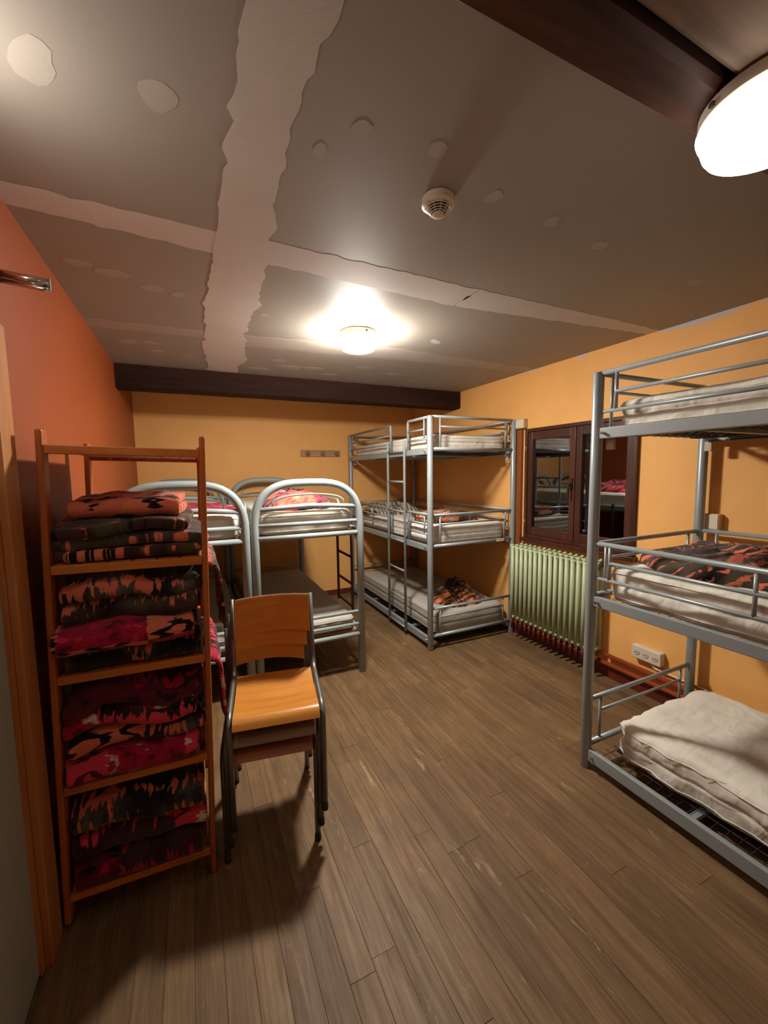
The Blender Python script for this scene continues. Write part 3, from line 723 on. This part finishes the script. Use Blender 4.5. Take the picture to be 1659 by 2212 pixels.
def drape(label, pts_yz, x0, mat, y0, y1, seed, group):
    """blanket end hanging over the open side of the shelf: strip in x-z extruded in y with waves"""
    bm = bmesh.new(); uvl = bm.loops.layers.uv.new('UVMap'); uvs = {}; rows = []; ny = 16
    arc = [0]
    P = fillet([Vector((a, 0, b)) for a, b in pts_yz], .03, 5)
    for a, b in zip(P, P[1:]): arc.append(arc[-1]+(b-a).length)
    for k in range(ny+1):
        y = y0+(y1-y0)*k/ny; rr = []
        for m, p in enumerate(P):
            v = bm.verts.new((x0+p.x+(.012*nz(y*9+seed, p.z*6, seed))*min(1, arc[m]*8), y, p.z)); rr.append(v); uvs[v] = (y, arc[m])
        rows.append(rr)
    for a, b in zip(rows, rows[1:]):
        for m in range(len(P)-1):
            f = bm.faces.new((a[m], b[m], b[m+1], a[m+1]))
            for lp in f.loops: lp[uvl].uv = uvs[lp.vert]
    me = bpy.data.meshes.new('hanging_blanket'); bm.to_mesh(me); bm.free(); me.materials.append(M[mat])
    for p in me.polygons: p.use_smooth = True
    o = link('hanging_blanket', me); so = o.modifiers.new('solid', 'SOLIDIFY'); so.thickness = .012; so.offset = 0
    return tag(o, label, 'blanket', group)
drape('dark blanket end hanging out of the second shelf toward the chairs', [(-.03, 1.285), (.035, 1.283), (.058, 1.20), (.060, 1.0)], .035, 'bl_dark2', 1.80, 2.38, 1, 'blanket ends hanging from the shelf side')
drape('crimson blanket end hanging out of the third shelf toward the chairs', [(-.03, .873), (.035, .872), (.050, .82), (.055, .60)], .025, 'bl_crimson', 1.80, 2.38, 2, 'blanket ends hanging from the shelf side')

# ------------------------------------------------------------------ blankets on the beds
def heap(label, loc, rx, ry, h, mat, rotz=0.0, seed=0.0, ridges=1.0, flat=.5, cat='blanket', name='crumpled_blanket', group=None, sc=1.0):
    """crumpled cloth: a low mound of warped ridges with an uneven, rolled-under outline"""
    bm = bmesh.new(); uvl = bm.loops.layers.uv.new('UVMap'); nr, na = 44, 110; uvs = {}
    rings = []; c = None
    for i in range(0, nr+1):
        q = i/nr; rr = []
        for k in range(na if i else 1):
            a = 2*PI*k/na; ca, sa = math.cos(a), math.sin(a)
            cs = (abs(ca)**3+abs(sa)**3)**(-1/3)
            rad = q*cs*(1+.16*nz(ca*1.3+seed, sa*1.3, seed)+.09*nz(ca*4, sa*4, seed)*q)
            x, y = rx*rad*ca, ry*rad*sa
            env = max(0.0, 1-q**9)**.5*(flat+(1-flat)*(1-q*q))
            wx = x+.07*nz(x*6+seed, y*6, seed); wy = y+.07*nz(x*6, y*6+seed, seed+5)
            rd = 1-min(1, abs(nz(wx*5*sc+seed, wy*3.2*sc, seed))*3.0)
            rd2 = 1-min(1, abs(nz(wx*8*sc+seed+4, wy*13*sc, seed+2))*2.6)
            z = h*env*(.50+ridges*(.34*rd+.22*rd2)+.28*nz(x*3.2+seed, y*3.2, 3))
            out = 1+.04*math.sin(min(1, q)*PI)*nz(ca*7, sa*7, seed+2)
            p = (x*out+.016*nz(y*14, x*14, seed), y*out+.016*nz(x*13, y*15, seed+3), max(.006 if i < nr else 0, z))
            v = bm.verts.new(p); rr.append(v)
            uvs[v] = (.5+x*1.15+.05*nz(x*4, y*4, seed), .5+y*1.15+z*1.2)
        rings.append(rr)
    c = rings.pop(0)[0]
    for k in range(na): bm.faces.new((c, rings[0][k], rings[0][(k+1) % na]))
    for a, b in zip(rings, rings[1:]):
        for k in range(na): bm.faces.new((a[k], b[k], b[(k+1) % na], a[(k+1) % na]))
    bm.faces.new(rings[-1][::-1])
    for f in bm.faces:
        for lp in f.loops: lp[uvl].uv = uvs[lp.vert]
    o = obj(name, bm, mat, None, True, loc); o.rotation_euler = (0, 0, rotz)
    return tag(o, label, cat, group)
heap('dark brown patterned blanket spread over the middle tier of the nearest bunk', (2.41, .98, 1.139), .385, .45, .125, 'bl_mixed', R_(-3), 2.2, 1.0, .8, sc=.75)
heap('heaped orange and brown blanket on the lowest tier of the corner bunk', (2.46, 3.52, .303), .27, .24, .22, 'bl_orange', R_(20), 3.7, 1.1, .35)
folded('folded dark brown and orange blanket on the middle tier of the corner bunk', (2.38, 3.42, 1.140), .56, .36, 3, .032, 'bl_orange', R_(4), 11.0, group='blankets lying on beds', sag=.01)
heap('rumpled striped linen at the far end of the corner bunk middle tier', (2.30, 4.70, 1.133), .34, .38, .13, 'striped', 0, 6.1, 1.1, .5, 'bed linen', 'crumpled_linen')
heap('bright red, pink and grey blanket on the upper right arched bunk', (.82, 3.55, 1.348), .30, .30, .165, 'bl_red', R_(5), 7.3, .9, .65)
heap('flat red blanket on the upper left arched bunk', (.02, 3.62, 1.348), .30, .30, .075, 'bl_crimson', R_(-5), 8.3, .8, .6)

# ------------------------------------------------------------------ stacked chairs
def chair(label, loc, rotz, seat_mat='ply'):
    t = thing('stacking_chair', label, 'chair', loc, rotz, 'stacked school chairs')
    for s in (-1, 1):
        p = fillet([(s*.198, .268, .842), (s*.198, .205, .475), (s*.196, -.185, .447), (s*.190, -.222, .012)], .07, 8)
        obj('side_frame', T(p, .0125, 10), 'chair_tube', t, True)
        obj('foot_cap', L([(.0135, 0), (.0145, .006), (.0135, .03)], 12, (s*.190, -.2225, 0)), 'rubber', t, True)
        obj('rear_leg', T([(s*.178, .09, .440), (s*.186, .245, .012)], .0125, 10), 'chair_tube', t, True)
        obj('foot_cap', L([(.0135, 0), (.0145, .006), (.0135, .03)], 12, (s*.186, .2455, 0)), 'rubber', t, True)
    obj('crossbar', T([(-.19, -.165, .432), (.19, -.165, .432)], .011, 10), 'chair_tube', t, True)
    obj('crossbar', T([(-.178, .09, .437), (.178, .09, .437)], .011, 10), 'chair_tube', t, True)
    def sheet(fn, nu, nv, th):
        bm = bmesh.new(); g = [[bm.verts.new(fn(i/nu, j/nv)) for j in range(nv+1)] for i in range(nu+1)]
        for i in range(nu):
            for j in range(nv): bm.faces.new((g[i][j], g[i+1][j], g[i+1][j+1], g[i][j+1]))
        bmesh.ops.recalc_face_normals(bm, faces=bm.faces[:])
        bmesh.ops.solidify(bm, geom=bm.faces[:], thickness=th); return bm
    def seat(u, v):
        x = (u-.5)*.362; y = -.222+v*.40
        z = .462-.016*math.sin(PI*min(1, max(0, (v-.1)/.75)))*(1-(2*u-1)**2*.5)
        if v < .16: z -= .040*((.16-v)/.16)**2; y += .010*((.16-v)/.16)**2
        if v > .8: z += .010*((v-.8)/.2)**2
        return (x, y, z)
    obj('seat', sheet(seat, 12, 22, .010), seat_mat, t, 'auto')
    def back(u, v):
        x = (u-.5)*.378; z = .665+v*.172-.012*(2*u-1)**2*(1-v)+.006*(1-(2*u-1)**2)
        y = .2365+(z-.665)*.172+.024*(1-(2*u-1)**2)-.020
        return (x, y, z)
    obj('backrest', sheet(back, 14, 6, .010), 'ply', t, 'auto')
    tp = [(back(u/14, 1)[0], back(u/14, 1)[1], back(u/14, 1)[2]+.002) for u in range(15)]
    obj('back_edge', T(tp, .005, 6), 'ply_edge', t, True)
    return t
crot = R_(-9)
for i, lb in enumerate(('lowest of three stacked school chairs, standing on the floor beside the shelf', 'middle chair of the stack of three plywood school chairs', 'top plywood school chair of the stack of three, its seat fully visible')):
    chair(lb, (.283+.014*i, 1.935-.016*i, .080*i), crot, ('ply_pink', 'ply_worn', 'ply')[i])

# ------------------------------------------------------------------ radiator and pipes
rd = thing('radiator', 'sage green cast iron column radiator below the window', 'radiator', (2.83, 2.6, 0))
NS = 16; pit = .0575
for k in range(NS):
    y = 3.03-.6*0-k*pit-2.6
    bm = bmesh.new()
    for xx in (-.055, .0, .055):
        pts = fillet([(xx, y, .215), (xx, y, .93)], .01); tube(bm, pts, .0145, 8, flat=1.25)
    for z in (.225, .905):
        tube(bm, [(-.062, y, z), (.062, y, z)], .020, 10); tube(bm, [(0, y-pit/2+.001, z), (0, y+pit/2-.001, z)], .018, 10)
    for xx in (-.055, .055): lathe(bm, [(.0165, .925), (.012, .938), (.003, .942)], 10, (xx, y, 0))
    obj('radiator_section', bm, 'radiator', rd, True)
    bm = bmesh.new(); tube(bm, [(-.052, y, .205), (-.052, y, .115)], .016, 8, flat=.7); tube(bm, [(-.058, y, .200), (.05, y, .200)], .014, 8)
    obj('section_foot', bm, 'pipe_dark', rd, True)
obj('manifold', T([(-.02, 3.07-2.6, .165), (-.02, 2.12-2.6, .165)], .014, 10), 'pipe_red', rd, True)
bm = T([(0, 3.05-2.6, .905), (0, 3.11-2.6, .905)], .012, 10); lathe(bm, [(.018, -.015), (.02, 0), (.018, .015)], 14, (0, 3.10-2.6, .905))
obj('bleed_valve', bm, 'white_plastic', rd, True)
bm = T(fillet([(0, 2.15-2.6, .905), (0, 2.085-2.6, .905), (.085, 2.085-2.6, .905)], .02), .011, 10); lathe(bm, [(.022, -.03), (.026, 0), (.022, .03)], 14, (0, 2.09-2.6, .94))
obj('supply_valve', bm, 'hole', rd, True)
for z, xo, lb in ((.19, .045, 'upper red-brown heating pipe running along the foot of the right wall'), (.125, .05, 'lower red-brown heating pipe running along the foot of the right wall')):
    o = obj('heating_pipe', T([(XR-xo, 2.10 if z > .15 else 3.06, z), (XR-xo, -1.05, z)], .017, 12), 'pipe_red', None, True); tag(o, lb, 'pipe', 'heating pipes')

# ------------------------------------------------------------------ socket, boxes, peg rail, rod
sk = thing('socket_block', 'white triple wall socket block low on the right wall', 'socket', (XR, 1.785, .315))
obj('casing', B(-.055, -.001, -.105, .105, -.048, .048), 'white_plastic', sk, bevel=.008)
for k in (-.065, 0, .065):
    f = obj('socket_well', T([(-.056, k, 0), (-.052, k, 0)], .0225, 20), 'box_beige', sk, True)
    obj('socket_face', T([(-.0565, k, 0), (-.055, k, 0)], .0185, 20), 'white_plastic', f)
    obj('pin_hole', T([(-.058, k-.007, 0), (-.056, k-.007, 0)], .0042, 8), 'hole', f); obj('pin_hole', T([(-.058, k+.007, 0), (-.056, k+.007, 0)], .0042, 8), 'hole', f)
tag(obj('power_cable', T(fillet([(XR-.03, 1.74, .268), (XR-.03, 1.74, .235), (XR-.014, 1.60, .225), (XR-.014, .4, .225)], .03), .007, 8), 'white_plastic', None, True), 'white cable leaving the socket block along the wall', 'cable')
jb = thing('junction_box', 'small beige junction box on the wall left of the window', 'junction box', (XR, 3.085, 2.085))
obj('case', B(-.05, -.001, -.06, .06, -.045, .045), 'box_beige', jb, bevel=.005); obj('lid', B(-.054, -.050, -.052, .052, -.038, .038), 'white_plastic', jb, bevel=.003)
sb = thing('junction_box', 'beige junction box on the wall behind the near bunk', 'junction box', (XR, 1.43, 1.31))
obj('case', B(-.045, -.001, -.04, .04, -.05, .05), 'box_beige', sb, bevel=.005); obj('lid', B(-.049, -.045, -.034, .034, -.043, .043), 'white_plastic', sb, bevel=.003)
pg = thing('coat_rail', 'wooden coat rail with three round pegs on the far wall', 'coat rail', (1.548, YB, 1.895))
obj('backboard', B(-.263, .263, -.02, -.001, -.042, .042), 'peg_wood', pg, bevel=.005)
for k in (-.175, .02, .205):
    bm = bmesh.new(); tube(bm, [(k, -.018, 0), (k, -.05, 0)], .012, 12); tube(bm, [(k, -.048, 0), (k, -.056, 0), (k, -.066, 0)], .028, 16)
    obj('peg', bm, 'ply_edge', pg, 'auto')
rod = thing('wall_bar', 'short shiny metal bar sticking out of the left wall near the ceiling', 'bar', (XL, 1.81, 2.30))
obj('bar', T([(.001, -.012, 0), (.128, 0, -.006)], .013, 12), 'chrome', rod, True)
obj('lower_bar', T([(.001, -.012, -.022), (.105, -.001, -.027), (.128, 0, -.022)], .008, 10), 'chrome', rod, True)
obj('end_cap', B(.126, .131, -.013, .013, -.032, .010), 'chrome', rod, bevel=.003)
